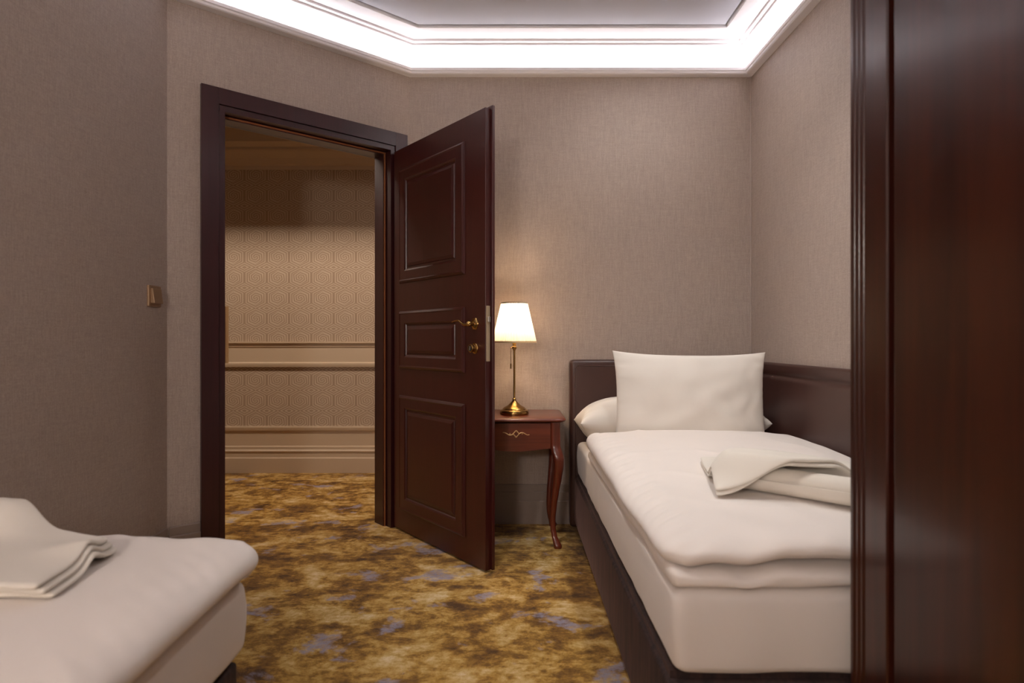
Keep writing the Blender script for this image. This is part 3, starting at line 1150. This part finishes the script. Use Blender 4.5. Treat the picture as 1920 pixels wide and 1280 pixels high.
bl.color = (1.0, 0.74, 0.48)
bl.shadow_soft_size = .03
blo = bpy.data.objects.new('lamp_light', bl)
blo.location = (lx, ly - .0, lz + .51)
COL.objects.link(blo)

# ------------------------------------------------------------------ wardrobe
WX, WY0, WY1, WH = .690, .20, 1.243, 2.36
wd = thing('wardrobe', 'tall polished mahogany wardrobe with fluted edge in the right foreground', 'wardrobe', ((WX + XR) / 2, (WY0 + WY1) / 2, 0))
WO = Vector(wd.location)
sub = lambda m: m.xform(lambda v: v - WO)
sub(MB().box(WX + .024, XR - .022, WY0, WY1 - .002, .012, WH).box(WX + .03, XR - .03, WY0 + .02, WY1 - .02, 0, .08)).build('carcass', M['wardrobe'], wd)
# fluted pilaster: profile in y, extruded in z
pr = []
yy = WY1
pr.append((yy, WX + .004)); pr.append((yy - .004, WX))
y = yy - .008
for k in range(3):
    y -= .005
    pr.append((y, WX))
    for i in range(1, 8):
        a = math.pi * i / 8
        pr.append((y - .011 * (1 - math.cos(a)) / 2, WX + .0055 * math.sin(a)))
    y -= .011
    pr.append((y, WX))
pr += [(1.122, WX), (1.119, WX + .003), (1.119, WX + .024), (yy, WX + .024)]
n = len(pr)
m = MB()
for z in (.085, WH):
    for (py, px) in pr: m.v.append(Vector((px, py, z)))
m.f = [(i, (i + 1) % n, n + (i + 1) % n, n + i) for i in range(n)] + [tuple(range(n)), tuple(range(n, 2 * n))]
sub(m).build('fluted_pilaster', M['wardrobe'], wd, True, sharp=30)
sub(MB().box(WX + .020, WX + .0242, 1.090, 1.1188, .085, WH)).build('gap_shade_strip', M['gap'], wd)  # near-black strip, the gap's shade put into its colour
dd = MB().box(WX - .001, WX + .0235, WY0 + .01, 1.0965, .34, WH - .01, .002)
wdoor = sub(dd).build('wardrobe_door', M['wardrobe'], wd)
dd = MB().box(WX - .001, WX + .0235, WY0 + .01, 1.0965, .095, .332, .002)
wdr = sub(dd).build('drawer', M['wardrobe'], wd)
kb = MB().lathe([(0, 0), (.008, 0), (.005, -.008), (.007, -.014), (.011, -.020), (.008, -.026), (0, -.028)], 24, (WX - .001, 1.085, .385), axis='x')
sub(kb).build('knob', M['brass'], wdoor, True, sharp=50)

# ------------------------------------------------------------------ added light fittings, unseen
def fill_spot(label, x, y, zc, group):  # fitting drawn around each added room light
    t = thing('fill_spot', label, 'fill_spot', (x, y, zc), 0, group)
    MB().lathe([(.036, 0), (.036, -.004), (.046, -.006), (.050, -.003), (.050, 0)], 36).build('trim_ring', M['steel'], t, True, sharp=40)
    MB().lathe([(0, -.001), (.036, -.001), (.036, -.002), (0, -.002)], 28).build('lens', M['glass'], t)
    return t


for (x_, y_, w_, an_, aim_) in FILL_SPOTS:
    fill_spot({(0.70, 2.10): 'added unseen round downlight over the middle of the bed beside the nightstand',
               (0.70, 2.80): 'added unseen round downlight over the pillows of the bed beside the nightstand',
               (-0.25, 1.90): 'added unseen round downlight over the carpet between the beds'}[(x_, y_)], x_, y_, 2.664, 'added fill spots')
ll = thing('fill_strip', 'added unseen fill strip, long and narrow, along the corridor ceiling', 'fill light', (-1.4, 3.70, 2.545))  # unseen source, added to brighten the corridor wall
MB().box(-1.6, 1.6, -.070, -.064, 0, .055).box(-1.6, 1.6, .064, .070, 0, .055).box(-1.6, 1.6, -.070, -.064, -.07, .0).box(-1.606, -1.6, -.070, .070, 0, .055).box(1.6, 1.606, -.070, .070, 0, .055).build('housing', M['gap'], ll)  # added housing, plates shaped to cut light at wall and door
MB().box(-1.6, 1.6, -.010, .010, .051, .0545).build('light_strip', M['strip'], ll)
wl = thing('fill_globe', 'added unseen fill globe on a brass arm over the head of the left bed', 'wall lamp', (-0.72, YN, 1.45))  # unseen source, added behind the camera to brighten walls and beds
MB().lathe([(0, 0), (.05, 0), (.052, .006), (.03, .016), (0, .018)], 32, (0, 0, -.10), axis='y').build('back_plate', M['abrass'], wl, True, sharp=40)
MB().tube([(0, .01, -.10), (0, .10, -.11), (0, .17, -.11), (0, .18, -.095)], .007, 12).lathe([(0, -.10), (.03, -.098), (.045, -.085), (.045, -.078), (0, -.078)], 32, (0, .18, 0)).build('arm', M['abrass'], wl, True, sharp=40)

MB().lathe([(0, -.075)] + [(.155 * math.sin(math.pi * k / 24), .08 - .155 * math.cos(math.pi * k / 24)) for k in range(1, 24)] + [(0, .235)], 40, (0, .18, 0)).build('globe_emitter', M['globe'], wl, True)
